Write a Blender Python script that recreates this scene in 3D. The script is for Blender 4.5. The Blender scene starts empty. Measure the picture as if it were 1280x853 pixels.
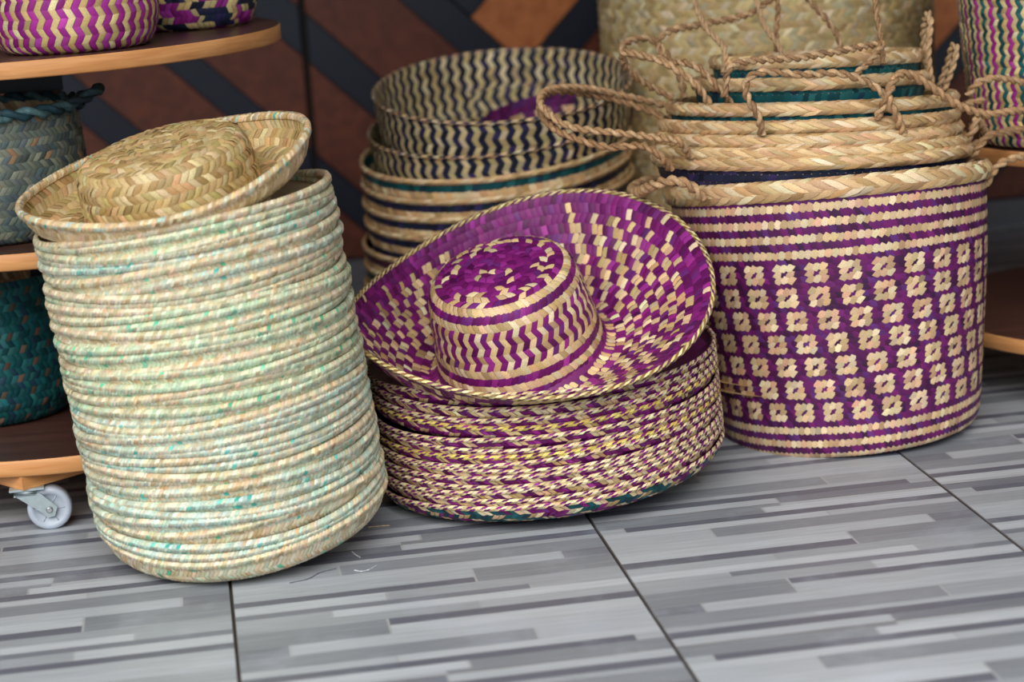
import bpy, math, random
import numpy as np
from mathutils import Matrix, Vector, Euler

# ------------------------------------------------------------------ camera, world, light, exposure
scene = bpy.context.scene
col = scene.collection
F_PX, PITCH, ROLL = 2735.0, math.radians(12.58), math.radians(-3.87)
CX, CY = 640.0, 426.5
CAM = np.array([0.0, 0.0, 0.8182])
_rt, _up = np.array([1., 0, 0]), np.array([0, math.sin(PITCH), math.cos(PITCH)])
C_F = np.array([0, math.cos(PITCH), -math.sin(PITCH)])
C_R = _rt * math.cos(ROLL) + _up * math.sin(ROLL)
C_U = -_rt * math.sin(ROLL) + _up * math.cos(ROLL)
cam_d = bpy.data.cameras.new('camera'); cam = bpy.data.objects.new('camera', cam_d); col.objects.link(cam)
cam.matrix_world = Matrix(((C_R[0], C_U[0], -C_F[0], CAM[0]), (C_R[1], C_U[1], -C_F[1], CAM[1]),
                           (C_R[2], C_U[2], -C_F[2], CAM[2]), (0, 0, 0, 1)))
cam_d.sensor_width = 36.0; cam_d.lens = F_PX / 1280 * 36; cam_d.clip_start = 0.05
cam_d.dof.use_dof = True; cam_d.dof.focus_distance = 2.72; cam_d.dof.aperture_fstop = 3.2
scene.camera = cam

world = bpy.data.worlds.new('overcast_sky'); scene.world = world; world.use_nodes = True
wn = world.node_tree.nodes; wl_ = world.node_tree.links
bg = wn['Background']; bg.inputs['Color'].default_value = (0.80, 0.91, 1.0, 1); bg.inputs['Strength'].default_value = .5
sun_d = bpy.data.lights.new('hazy_sun_offscreen', 'SUN'); sun_d.energy = 2.7; sun_d.angle = math.radians(60); sun_d.color = (1, .96, .9)
sun = bpy.data.objects.new('hazy_sun_offscreen', sun_d); col.objects.link(sun)
sun.rotation_euler = Vector((0.22, 0.72, -0.82)).to_track_quat('-Z', 'Y').to_euler()

vs = scene.view_settings
vs.view_transform = 'Standard'; vs.look = 'None'; vs.exposure = 0.84; vs.gamma = 1.0; vs.use_curve_mapping = False
rng = np.random.default_rng(7); random.seed(7)

def at(u, v, Y):                     # a photo pixel at forward distance Y -> world point
    d = C_F + C_R * (u - CX) / F_PX - C_U * (v - CY) / F_PX
    return CAM + d * Y / d[1]

# ------------------------------------------------------------------ helpers
def lin(c):
    c = np.asarray(c, float) / 255.0
    return np.where(c <= 0.04045, c / 12.92, ((c + 0.055) / 1.055) ** 2.4)

class MB:
    """collects vertices (with colours) and faces, links them as one mesh object"""
    def __init__(s): s.v, s.c, s.f, s.sm, s.n = [], [], [], [], 0
    def add(s, verts, faces, color=(.5, .5, .5), smooth=True):
        verts = np.asarray(verts, float).reshape(-1, 3)
        c = np.asarray(color, float)
        if c.ndim == 1: c = np.tile(c[:3], (len(verts), 1))
        s.v.append(verts); s.c.append(c[:, :3]); s.f.append(np.asarray(faces, int) + s.n)
        s.sm.append(np.full(len(faces), smooth)); s.n += len(verts)
    def box(s, lo, hi, color=(.5, .5, .5), bev=0.0):
        (x0, y0, z0), (x1, y1, z1) = lo, hi
        v = [(x, y, z) for z in (z0, z1) for y in (y0, y1) for x in (x0, x1)]
        f = [(0, 2, 3, 1), (4, 5, 7, 6), (0, 1, 5, 4), (1, 3, 7, 5), (3, 2, 6, 7), (2, 0, 4, 6)]
        s.add(v, f, color, False)
    def mesh(s, name):
        me = bpy.data.meshes.new(name)
        V = np.concatenate(s.v); Cc = np.concatenate(s.c)
        loops, starts, k = [], [], 0
        for f in s.f:
            loops.append(f.ravel()); starts.append(k + np.arange(len(f)) * f.shape[1]); k += f.size
        L = np.concatenate(loops).astype(np.int32); S = np.concatenate(starts).astype(np.int32)
        me.vertices.add(len(V)); me.vertices.foreach_set('co', V.ravel())
        me.loops.add(len(L)); me.loops.foreach_set('vertex_index', L)
        me.polygons.add(len(S)); me.polygons.foreach_set('loop_start', S)
        me.polygons.foreach_set('use_smooth', np.concatenate(s.sm))
        a = me.attributes.new('Col', 'FLOAT_COLOR', 'POINT')
        a.data.foreach_set('color', np.concatenate([Cc, np.ones((len(Cc), 1))], 1).ravel())
        me.update(); me.validate()
        return me
    def build(s, name, mat, parent=None):
        me = s.mesh(name); me.materials.append(mat)
        return link(name, me, parent)

def link(name, data, parent=None):
    o = bpy.data.objects.new(name, data); col.objects.link(o)
    if parent is not None: o.parent = parent
    return o
def tag(o, label=None, cat=None, group=None, kind=None):
    if label: o['label'] = label
    if cat: o['category'] = cat
    if group: o['group'] = group
    if kind: o['kind'] = kind
    return o
def empty(name, loc=(0, 0, 0), rot=None):
    o = link(name, None); o.empty_display_size = .05; o.location = loc
    if rot is not None: o.rotation_euler = rot
    return o
def copy_tree(o, parent=None):
    c = o.copy(); col.objects.link(c); c.parent = parent
    for ch in list(o.children): copy_tree(ch, c)
    return c
def tilt(pitch, lean, spin=0.0):      # degrees; pitch leans towards the viewer side, lean towards -X
    return (Matrix.Rotation(math.radians(-lean), 3, 'Y') @ Matrix.Rotation(math.radians(pitch), 3, 'X')
            @ Matrix.Rotation(math.radians(spin), 3, 'Z'))

# ------------------------------------------------------------------ materials
def new_mat(name):
    m = bpy.data.materials.new(name); m.use_nodes = True
    return m, m.node_tree.nodes, m.node_tree.links, m.node_tree.nodes['Principled BSDF']
def straw_mat(name, rough=.5, spec=.35, streak=900, amt=.24):
    m, n, l, b = new_mat(name)
    a = n.new('ShaderNodeAttribute'); a.attribute_name = 'Col'
    tc = n.new('ShaderNodeTexCoord')
    nz = n.new('ShaderNodeTexNoise'); nz.inputs['Scale'].default_value = streak; nz.inputs['Detail'].default_value = 2
    mr = n.new('ShaderNodeMapRange'); mr.inputs['From Min'].default_value = .3; mr.inputs['From Max'].default_value = .7
    mr.inputs['To Min'].default_value = 1 - amt; mr.inputs['To Max'].default_value = 1 + amt * .6
    mx = n.new('ShaderNodeVectorMath'); mx.operation = 'SCALE'
    l.new(tc.outputs['Object'], nz.inputs['Vector']); l.new(nz.outputs['Fac'], mr.inputs['Value'])
    l.new(a.outputs['Color'], mx.inputs[0]); l.new(mr.outputs['Result'], mx.inputs['Scale'])
    l.new(mx.outputs['Vector'], b.inputs['Base Color'])
    bp = n.new('ShaderNodeBump'); bp.inputs['Strength'].default_value = .25; bp.inputs['Distance'].default_value = .0008
    l.new(nz.outputs['Fac'], bp.inputs['Height']); l.new(bp.outputs['Normal'], b.inputs['Normal'])
    b.inputs['Roughness'].default_value = rough; b.inputs['Specular IOR Level'].default_value = spec
    return m
STRAW = straw_mat('woven_straw')
ROPE = straw_mat('twisted_fibre', .6, .25, 700, .4)

def wood_mat(name, c0, c1, rough=.45, scale=(3, 40, 40), spec=.4):
    m, n, l, b = new_mat(name)
    tc = n.new('ShaderNodeTexCoord'); mp = n.new('ShaderNodeMapping'); mp.inputs['Scale'].default_value = scale
    nz = n.new('ShaderNodeTexNoise'); nz.inputs['Scale'].default_value = 1.5; nz.inputs['Detail'].default_value = 6; nz.inputs['Distortion'].default_value = .6
    cr = n.new('ShaderNodeValToRGB')
    cr.color_ramp.elements[0].color = (*lin(c0), 1); cr.color_ramp.elements[1].color = (*lin(c1), 1)
    cr.color_ramp.elements[0].position = .32; cr.color_ramp.elements[1].position = .7
    l.new(tc.outputs['Object'], mp.inputs['Vector']); l.new(mp.outputs['Vector'], nz.inputs['Vector'])
    l.new(nz.outputs['Fac'], cr.inputs['Fac']); l.new(cr.outputs['Color'], b.inputs['Base Color'])
    b.inputs['Roughness'].default_value = rough; b.inputs['Specular IOR Level'].default_value = spec
    return m
def plain_mat(name, c, rough=.5, metal=0.0, spec=.5, noise=.15, scale=60):
    m, n, l, b = new_mat(name)
    tc = n.new('ShaderNodeTexCoord'); nz = n.new('ShaderNodeTexNoise'); nz.inputs['Scale'].default_value = scale; nz.inputs['Detail'].default_value = 4
    cr = n.new('ShaderNodeValToRGB')
    k = lin(c); cr.color_ramp.elements[0].color = (*(k * (1 - noise)), 1); cr.color_ramp.elements[1].color = (*np.minimum(k * (1 + noise), 1), 1)
    l.new(tc.outputs['Object'], nz.inputs['Vector']); l.new(nz.outputs['Fac'], cr.inputs['Fac']); l.new(cr.outputs['Color'], b.inputs['Base Color'])
    b.inputs['Roughness'].default_value = rough; b.inputs['Metallic'].default_value = metal; b.inputs['Specular IOR Level'].default_value = spec
    return m
def tile_mat():
    m, n, l, b = new_mat('printed_ceramic_tile')
    a = n.new('ShaderNodeAttribute'); a.attribute_name = 'Col'
    tc = n.new('ShaderNodeTexCoord'); ob = n.new('ShaderNodeObjectInfo')
    mp = n.new('ShaderNodeMapping'); mp.inputs['Scale'].default_value = (6, 130, 1)
    g = n.new('ShaderNodeTexNoise'); g.inputs['Scale'].default_value = 2.0; g.inputs['Detail'].default_value = 5
    l.new(tc.outputs['Object'], mp.inputs['Vector']); l.new(mp.outputs['Vector'], g.inputs['Vector'])
    mr = n.new('ShaderNodeMapRange'); mr.inputs['From Min'].default_value = .3; mr.inputs['From Max'].default_value = .7
    mr.inputs['To Min'].default_value = .86; mr.inputs['To Max'].default_value = 1.12
    l.new(g.outputs['Fac'], mr.inputs['Value'])
    sc = n.new('ShaderNodeVectorMath'); sc.operation = 'SCALE'
    l.new(a.outputs['Color'], sc.inputs[0]); l.new(mr.outputs['Result'], sc.inputs['Scale'])
    # pale bluish smears, in world space so that every tile differs
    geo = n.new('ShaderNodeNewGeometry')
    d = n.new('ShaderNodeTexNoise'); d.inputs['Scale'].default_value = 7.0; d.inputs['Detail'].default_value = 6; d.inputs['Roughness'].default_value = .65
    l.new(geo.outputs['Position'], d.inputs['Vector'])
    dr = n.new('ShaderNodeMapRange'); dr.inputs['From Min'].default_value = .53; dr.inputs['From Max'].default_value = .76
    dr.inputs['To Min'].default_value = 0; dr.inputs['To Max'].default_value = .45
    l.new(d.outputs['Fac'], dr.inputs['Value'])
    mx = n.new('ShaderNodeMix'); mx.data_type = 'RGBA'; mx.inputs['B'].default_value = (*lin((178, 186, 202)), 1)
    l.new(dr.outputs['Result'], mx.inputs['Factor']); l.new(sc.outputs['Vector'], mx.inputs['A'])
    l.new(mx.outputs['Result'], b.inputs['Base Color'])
    b.inputs['Roughness'].default_value = .38; b.inputs['Specular IOR Level'].default_value = .45
    return m
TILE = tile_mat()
GROUT = plain_mat('dark_grout', (58, 50, 46), .9)
PLANK_BROWN = wood_mat('reddish_brown_plank', (86, 44, 32), (110, 58, 41), .5, (25, 3, 25))
PLANK_ORANGE = wood_mat('orange_brown_plank', (172, 98, 54), (202, 124, 72), .5, (25, 3, 25))
PLANK_NAVY = plain_mat('navy_painted_plank', (22, 28, 44), .45)
WALL_BASE = plain_mat('wall_backing', (30, 24, 22), .9)
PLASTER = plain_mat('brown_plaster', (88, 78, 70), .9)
CEIL = plain_mat('ceiling_board', (84, 76, 70), .9)
SKIRT = plain_mat('grey_skirting_tile', (96, 96, 102), .5)
EDGE = wood_mat('honey_wood_edge', (196, 132, 78), (222, 162, 104), .5, (8, 8, 90))
BOARD_TOP = wood_mat('dark_brown_board', (66, 42, 36), (88, 58, 50), .32, (4, 40, 10))
BLACK = plain_mat('black_powder_coat', (20, 20, 22), .45)
GALV = plain_mat('galvanised_steel', (176, 190, 194), .42, .55, .5, .2, 150)
WHEEL = plain_mat('pale_grey_plastic_wheel', (172, 182, 196), .4, 0, .5, .12, 60)
STEEL = plain_mat('steel_rivet', (190, 192, 195), .3, .9)

# ------------------------------------------------------------------ geometry: lathes and weaves
def smooth_profile(pts, n=80):
    p = np.asarray(pts, float); q = np.vstack([2 * p[0] - p[1], p, 2 * p[-1] - p[-2]])
    out = []
    for i in range(1, len(q) - 2):
        t = np.linspace(0, 1, 12, endpoint=False)[:, None]
        a, b, c, d = q[i - 1], q[i], q[i + 1], q[i + 2]
        out.append(.5 * ((2 * b) + (c - a) * t + (2 * a - 5 * b + 4 * c - d) * t ** 2 + (-a + 3 * b - 3 * c + d) * t ** 3))
    out = np.vstack(out + [p[-1:]])
    s = np.concatenate([[0], np.cumsum(np.linalg.norm(np.diff(out, axis=0), axis=1))])
    t = np.linspace(0, s[-1], n)
    return np.stack([np.interp(t, s, out[:, 0]), np.interp(t, s, out[:, 1])], 1), s[-1]

class Surf:
    """surface of revolution u in [0,1) around, v in [0,1] along the profile, with an optional deform"""
    def __init__(s, pts, deform=None, sharp=False):
        s.p, s.len = smooth_profile(pts); s.d = deform
    def rz(s, v):
        t = np.clip(v, 0, 1) * (len(s.p) - 1)
        k = np.arange(len(s.p)); return np.interp(t, k, s.p[:, 0]), np.interp(t, k, s.p[:, 1])
    def __call__(s, u, v):
        r, z = s.rz(v); th = 2 * math.pi * u
        P = np.stack([r * np.cos(th), r * np.sin(th), z], -1)
        return s.d(P, u, v) if s.d else P
    def normal(s, u, v):
        e = 2e-3
        du = s(u + e, v) - s(u - e, v); dv = s(u, np.minimum(v + e, 1)) - s(u, np.maximum(v - e, 0))
        n = np.cross(du, dv); return n / np.maximum(np.linalg.norm(n, axis=-1, keepdims=True), 1e-9)

def shell(mb, surf, color, nu=72, nv=16, off=0.0, v0=0.0, v1=1.0):
    u = np.arange(nu) / nu; v = np.linspace(v0, v1, nv + 1)
    U, V = np.meshgrid(u, v, indexing='ij')
    P = surf(U, V)
    if off: P = P + surf.normal(U, V) * off
    i, j = np.meshgrid(np.arange(nu), np.arange(nv), indexing='ij')
    a = (i * (nv + 1) + j).ravel(); b = (((i + 1) % nu) * (nv + 1) + j).ravel()
    mb.add(P.reshape(-1, 3), np.stack([a, b, b + 1, a + 1], 1), color)

AA, BB = np.meshgrid([-.5, 0, .5], [-.5, 0, .5], indexing='ij')
AA, BB = AA.ravel(), BB.ravel()
CELLF = np.array([(0, 3, 4, 1), (1, 4, 5, 2), (3, 6, 7, 4), (4, 7, 8, 5)])
def cells(mb, surf, J, N, v0, v1, slant, color, h=.0011, side=1, ow=.93, oh=1.06, jit=.13, dive=.75, lift=.0004, saw=0.0):
    """one raised parallelogram strand for every cell: J column index, N columns in the ring"""
    J = np.asarray(J, float); n = len(J)
    one = np.ones(n); N = one * N; v0 = one * v0; v1 = one * v1; slant = one * slant
    a, b = AA[None], BB[None]
    u = (J[:, None] + .5 + a * ow + b * slant[:, None] * oh) / N[:, None]
    v = ((v0 + v1) / 2)[:, None] + b * ((v1 - v0) * oh)[:, None] - a * ((v1 - v0) * saw * np.sign(slant))[:, None]
    v = np.clip(v, 0, 1)
    P = surf(u, v); Nn = surf.normal(u, v) * side
    hh = (rng.uniform(.75, 1.3, n) * h)[:, None]
    off = lift + hh * ((1 - 2.0 * a * a) - dive * 4 * b * b * .9) + (rng.normal(0, .25, n) * h)[:, None] * a * 2
    P = P + Nn * off[..., None]
    c = np.asarray(color, float)
    if c.ndim == 1: c = np.tile(c, (n, 1))
    c = c * rng.normal(1, jit, (n, 1)).clip(.55, 1.5) * rng.normal(1, jit * .25, (n, 3)).clip(.8, 1.2)
    c = np.repeat(c.clip(0, .95), 9, 0)
    F = (np.arange(n)[:, None, None] * 9 + CELLF[None]).reshape(-1, 4)
    if side < 0: F = F[:, ::-1]
    mb.add(P.reshape(-1, 3), F, c)

def ring_rows(mb, surf, v0, v1, nrow, ncol, cfun, slant=.6, alt=True, **kw):
    """nrow rings of ncol strands; cfun(k, J) gives colours (n,3) or (colours, slants)"""
    for k in range(nrow):
        a, b = v0 + (v1 - v0) * k / nrow, v0 + (v1 - v0) * (k + 1) / nrow
        N = ncol(k) if callable(ncol) else ncol
        J = np.arange(N); c = cfun(k, J)
        s = slant * (1 if (k % 2 == 0 or not alt) else -1)
        if isinstance(c, tuple): c, s = c
        cells(mb, surf, J, N, a, b, s, c, **kw)

def pick(n, cols, w):
    cols = np.array([lin(c) for c in cols]); w = np.asarray(w, float); w = w / w.sum()
    return cols[rng.choice(len(cols), n, p=w)]

# ---- palettes
def c_straw(n): return pick(n, [(198, 170, 118), (216, 194, 146), (176, 144, 92), (206, 166, 118), (188, 168, 108)], [4, 2.5, 2, 1.5, 1.2])
def c_straw_warm(n): return pick(n, [(220, 190, 142), (232, 210, 170), (202, 168, 118), (226, 188, 150)], [4, 2.5, 2, 1.5])
def c_beige(n): return pick(n, [(214, 184, 144), (226, 202, 166), (196, 162, 122), (216, 172, 140)], [4, 2.5, 1.6, 1.6])
def c_purple(n): return pick(n, [(128, 30, 114), (112, 21, 100), (94, 18, 84), (150, 46, 136), (108, 40, 114)], [4, 4, 2.4, 1.6, 1.2])
def c_bpurple(n): return pick(n, [(96, 26, 90), (80, 22, 74), (112, 28, 100), (92, 42, 108), (64, 24, 64)], [4, 3, 2, 1.5, 1.5])
def c_navy(n): return pick(n, [(34, 38, 66), (26, 30, 50), (52, 44, 88), (30, 44, 62)], [4, 3, 1, 1])
def c_teal(n): return pick(n, [(22, 88, 92), (14, 70, 76), (40, 104, 106), (28, 60, 80)], [4, 3, 1.5, 1])

def rim_surf(base, tube, squash=1.0, shift=0.0):
    """tube around the v=1 edge of a surface"""
    class T:
        def __call__(s, u, v):
            u = np.asarray(u, float); o = np.ones_like(u)
            C = base(u, o); th = 2 * math.pi * u
            er = np.stack([np.cos(th), np.sin(th), 0 * th], -1); ez = np.array([0, 0, 1.])
            ph = 2 * math.pi * v
            return C + er * (tube * np.cos(ph) + shift)[..., None] + ez * (tube * squash * np.sin(ph))[..., None]
        def normal(s, u, v):
            th = 2 * math.pi * u; ph = 2 * math.pi * v
            return np.stack([np.cos(th) * np.cos(ph), np.sin(th) * np.cos(ph), np.sin(ph)], -1)
    return T()
def rim_binding(base, tube, ncol, cfun, rows=4, squash=1.0, slant=.8, shift=0.0, h=.0008):
    mb = MB(); T = rim_surf(base, tube, squash, shift)
    u = np.arange(96) / 96; v = np.linspace(0, 1, 7)
    U, V = np.meshgrid(u, v, indexing='ij'); P = T(U, V)
    i, j = np.meshgrid(np.arange(96), np.arange(6), indexing='ij')
    a = (i * 7 + j).ravel(); b = (((i + 1) % 96) * 7 + j).ravel()
    base_c = cfun(0, np.arange(1)); base_c = base_c[0] if base_c.ndim > 1 else base_c
    mb.add(P.reshape(-1, 3), np.stack([a, b, b + 1, a + 1], 1), base_c)
    for k in range(rows):                       # outside, top and inside of the edge
        va, vb = -.25 + .85 * k / rows, -.25 + .85 * (k + 1) / rows
        class S2:
            def __call__(s, u, v): return T(u, v * .85 - .25)
            def normal(s, u, v): return T.normal(u, v * .85 - .25)
        J = np.arange(ncol)
        cells(mb, S2(), J, ncol, k / rows, (k + 1) / rows, slant, cfun(k, J), h=h, oh=1.1)
    return mb

# ------------------------------------------------------------------ the setting
YAW = math.radians(8.044); TW = .45
T_X = np.array([math.cos(YAW), math.sin(YAW), 0]); T_Y = np.array([-math.sin(YAW), math.cos(YAW), 0])
TX0, TY0 = -0.0030626, 2.5597875
L_, ML, MD, DK, DM, VL = (164, 169, 176), (152, 157, 164), (128, 133, 141), (100, 103, 116), (114, 118, 128), (176, 181, 188)
STRIPS = [(0, .05, [(0, .472, DM), (.472, 1, L_)]), (.05, .094, [(0, .071, ML), (.071, 1, DK)]),
          (.094, .124, [(0, .629, L_), (.629, 1, ML)]), (.124, .206, [(0, .291, ML), (.291, 1, MD)]),
          (.206, .27, [(0, .874, L_), (.874, 1, DM)]), (.27, .338, [(0, .628, L_), (.628, 1, MD)]),
          (.338, .378, [(0, .628, DK), (.628, 1, MD)]), (.378, .44, [(0, .392, VL), (.392, 1, ML)]),
          (.44, .476, [(0, .755, DM), (.755, 1, ML)]), (.476, .524, [(0, .246, ML), (.246, 1, VL)]),
          (.524, .58, [(0, .613, ML), (.613, 1, L_)]), (.58, .628, [(0, .376, MD), (.376, 1, DK)]),
          (.628, .69, [(0, .376, MD), (.376, 1, VL)]), (.69, .762, [(0, .13, DM), (.13, 1, L_)]),
          (.762, .842, [(0, .713, MD), (.713, 1, L_)]), (.842, .886, [(0, .372, L_), (.372, 1, VL)]),
          (.886, .926, [(0, .934, DK), (.934, 1, L_)]), (.926, .975, [(0, .53, VL), (.53, 1, MD)]),
          (.975, 1, [(0, .47, L_), (.47, 1, MD)])]
def tile_mesh():
    mb = MB(); gx, gy = .0015, .0005; hx, hy = TW / 2 - gx, TW / 2 - gy; th = .008; b = .0008
    ring = [(-hx, -hy), (hx, -hy), (hx, hy), (-hx, hy)]; inr = [(-hx + b, -hy + b), (hx - b, -hy + b), (hx - b, hy - b), (-hx + b, hy - b)]
    v = [(x, y, -th) for x, y in ring] + [(x, y, -b) for x, y in ring] + [(x, y, 0) for x, y in inr]
    f = [(i, (i + 1) % 4, 4 + (i + 1) % 4, 4 + i) for i in range(4)] + [(4 + i, 4 + (i + 1) % 4, 8 + (i + 1) % 4, 8 + i) for i in range(4)]
    mb.add(v, f, lin((96, 92, 92)), False)
    mb.add(v[8:], [(0, 1, 2, 3)], lin((162, 164, 168)), False)
    lx, ly = hx - b, hy - b; ln = .0009
    for (t0, t1, segs) in STRIPS:
        for (s0, s1, c) in segs:
            x0, x1 = -TW / 2 + s0 * TW, -TW / 2 + s1 * TW; y1, y0 = TW / 2 - t0 * TW, TW / 2 - t1 * TW
            x0, x1 = max(x0, -lx), min(x1, lx); y0, y1 = max(y0, -ly), min(y1, ly)
            if s1 < 1: x1 -= .0028                      # pale end line of a printed strip
            if c in (DK, DM, MD): y0 += ln * .4; y1 -= ln * .4
            kk = lin(c) * rng.uniform(.94, 1.06)
            mb.add([(x0, y0, .00012), (x1, y0, .00012), (x1, y1, .00012), (x0, y1, .00012)], [(0, 1, 2, 3)], kk, False)
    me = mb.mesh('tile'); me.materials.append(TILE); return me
floor_mb = MB(); floor_mb.box((-5, -4, -.04), (5, 7, -.0035))
floor = tag(floor_mb.build('floor', GROUT), kind='structure')
tme = tile_mesh()
for i in range(-7, 7):
    for j in range(-4, 11):
        c = T_X * (TX0 + (i + .5) * TW) + T_Y * (TY0 + (j - .5) * TW)
        o = link('tile', tme, floor); o.location = c
        o.rotation_euler = (0, 0, YAW + (math.pi if (i % 2 == 1) else 0))

# back wall: backing plus 45 degree planks
W_O = np.array([0, 4.3, 0]); W_N = np.array([math.sin(YAW), -math.cos(YAW), 0])
def wall_pt(s, z, d=0.0): return W_O + T_X * s + np.array([0, 0, z]) + W_N * d
S0, S1, ZT = -3.3, 3.3, 2.4
wb = MB()
v = [wall_pt(s, z, d) for d in (-.10, 0) for s, z in ((S0, 0), (S1, 0), (S1, ZT), (S0, ZT))]
wb.add(v, [(0, 1, 2, 3), (7, 6, 5, 4), (0, 4, 5, 1), (1, 5, 6, 2), (2, 6, 7, 3), (3, 7, 4, 0)], smooth=False)
wall_back = tag(wb.build('wall_back', WALL_BASE), kind='structure')
def clip(poly, a, b, c):               # keep a*s + b*z <= c
    out = []
    for i in range(len(poly)):
        p, q = poly[i], poly[(i + 1) % len(poly)]
        fp, fq = a * p[0] + b * p[1] - c, a * q[0] + b * q[1] - c
        if fp <= 0: out.append(p)
        if fp * fq < 0:
            t = fp / (fp - fq); out.append((p[0] + (q[0] - p[0]) * t, p[1] + (q[1] - p[1]) * t))
    return out
def plank(poly, mat, d=.012):
    if len(poly) < 3: return
    area = .5 * sum(poly[i][0] * poly[(i + 1) % len(poly)][1] - poly[(i + 1) % len(poly)][0] * poly[i][1] for i in range(len(poly)))
    if abs(area) < 2e-4: return
    if area < 0: poly = poly[::-1]
    n = len(poly); cs = sum(p[0] for p in poly) / n; cz = sum(p[1] for p in poly) / n
    g = .0025
    def ins(p, k):
        dx, dz = p[0] - cs, p[1] - cz; L = math.hypot(dx, dz); return (p[0] - dx / L * k, p[1] - dz / L * k)
    f0 = [wall_pt(p[0], p[1], -.002) for p in poly]; f1 = [wall_pt(*p, d - .002) for p in poly]; f2 = [wall_pt(*ins(p, g), d) for p in poly]
    mb = MB(); V = np.array(f0 + f1 + f2)
    q = [(i, (i + 1) % n, n + (i + 1) % n, n + i) for i in range(n)] + [(n + i, n + (i + 1) % n, 2 * n + (i + 1) % n, 2 * n + i) for i in range(n)]
    mb.add(V, q, smooth=False)
    mb.f.append(np.array([[2 * n + i for i in range(n)]])); mb.sm.append(np.array([False]))
    mb.build('plank', mat, wall_back)
gap = .0012
def field(c0, c1, mat, kind):
    box_ = [(S0 + .02, .06), (S1 - .02, .06), (S1 - .02, 1.35), (S0 + .02, 1.35)]
    r2 = math.sqrt(2) * gap
    if kind == '\\':
        p = clip(clip(box_, 1, 1, c1 - r2), -1, -1, -(c0 + r2))
        p = clip(p, 1, 1, .47)
        plank(clip(p, 1, 0, -.364 - .006), mat); plank(clip(p, -1, 0, .364 - .006), mat)
    else:
        p = clip(clip(box_, -1, 1, c1 - r2), 1, -1, -(c0 + r2))
        plank(clip(p, -1, -1, -(.47 + r2)), mat)
edges = [(-.167, -.09), (.09, .185), (.379, .47)]
seq = []
lo = -.167 - .265 * 9
for k in range(9): seq.append((lo + .265 * k, lo + .265 * k + .085))
seq += edges
for k, (a, b) in enumerate(seq):
    field(a, b, PLANK_NAVY, '\\')
    if k + 1 < len(seq): field(b, seq[k + 1][0], PLANK_BROWN, '\\')
x = .55; field(.55, .64, PLANK_NAVY, '/'); field(.64, .84, PLANK_BROWN, '/'); field(.84, .935, PLANK_NAVY, '/'); field(.935, 1.13, PLANK_ORANGE, '/')
field(.354, .55, PLANK_ORANGE, '/')
b = .354
for k in range(8):
    field(b - .097, b, PLANK_NAVY, '/'); field(b - .293, b - .097, PLANK_BROWN if k % 3 != 2 else PLANK_ORANGE, '/'); b -= .293
sk = MB()
v = [wall_pt(s, z, d) for d in (0.0005, .014) for s, z in ((S0, 0.0005), (S1, 0.0005), (S1, .055), (S0, .055))]
sk.add(v, [(0, 1, 2, 3), (7, 6, 5, 4), (0, 4, 5, 1), (1, 5, 6, 2), (2, 6, 7, 3), (3, 7, 4, 0)], smooth=False)
tag(sk.build('baseboard_back', SKIRT), kind='structure')
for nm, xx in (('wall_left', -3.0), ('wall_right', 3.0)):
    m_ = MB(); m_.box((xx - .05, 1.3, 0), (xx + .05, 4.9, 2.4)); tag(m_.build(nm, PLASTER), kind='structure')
m_ = MB(); m_.box((-3.2, 1.2, 2.4), (3.2, 5.0, 2.5)); tag(m_.build('ceiling', CEIL), kind='structure')

# ------------------------------------------------------------------ display stands
def disc_parts(parent, z, r, th, name='shelf_disc'):
    mb = MB(); n = 96; a = np.arange(n) * 2 * math.pi / n
    def ring(rr, zz): return np.stack([rr * np.cos(a), rr * np.sin(a), np.full(n, zz)], 1)
    prof = [(r - .002, z), (r, z + .002), (r, z + th - .002), (r - .0015, z + th - .0004)]
    V = np.vstack([ring(*p) for p in prof]); F = []
    i = np.arange(n); j = (i + 1) % n
    for k in range(3): F.append(np.stack([k * n + i, k * n + j, (k + 1) * n + j, (k + 1) * n + i], 1))
    mb.add(V, np.vstack(F)); mb.f.append(np.array([list(range(n))[::-1]])); mb.sm.append(np.array([False]))
    d = mb.build(name, EDGE, parent)
    mt = MB(); V = np.vstack([ring(r - .0015, z + th - .0004), ring(r - .0025, z + th)])
    mt.add(V, np.stack([i, j, n + j, n + i], 1)); mt.f.append(np.array([list(range(n, 2 * n))])); mt.sm.append(np.array([False]))
    t = mt.build('top_laminate', BOARD_TOP, d); t['label'] = 'dark brown laminate top face'
    return d
def tube_mb(mb, p0, p1, r, n=20, color=(.5,) * 3, r1=None):
    p0, p1 = np.array(p0, float), np.array(p1, float); w = p1 - p0; w /= np.linalg.norm(w)
    u = np.cross(w, [0, 0, 1.] if abs(w[2]) < .9 else [1., 0, 0]); u /= np.linalg.norm(u); q = np.cross(w, u)
    a = np.arange(n) * 2 * math.pi / n; R = np.outer(np.cos(a), u) + np.outer(np.sin(a), q)
    r1 = r if r1 is None else r1
    V = np.vstack([p0 + R * r, p1 + R * r1]); i = np.arange(n); j = (i + 1) % n
    mb.add(V, np.stack([i, j, n + j, n + i], 1), color)
    k = mb.n - 2 * n
    mb.f.append(np.array([list(range(k, k + n))[::-1]])); mb.f.append(np.array([list(range(k + n, k + 2 * n))])); mb.sm += [np.array([False])] * 2
def lathe_x(mb, c, prof, n=40):          # revolve (x, r) about the X axis through c
    a = np.arange(n) * 2 * math.pi / n; i = np.arange(n); j = (i + 1) % n
    V = np.vstack([np.stack([np.full(n, x), r * np.cos(a), r * np.sin(a)], 1) for x, r in prof]) + np.array(c)
    F = np.vstack([np.stack([k * n + i, k * n + j, (k + 1) * n + j, (k + 1) * n + i], 1) for k in range(len(prof) - 1)])
    mb.add(V, F)
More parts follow.
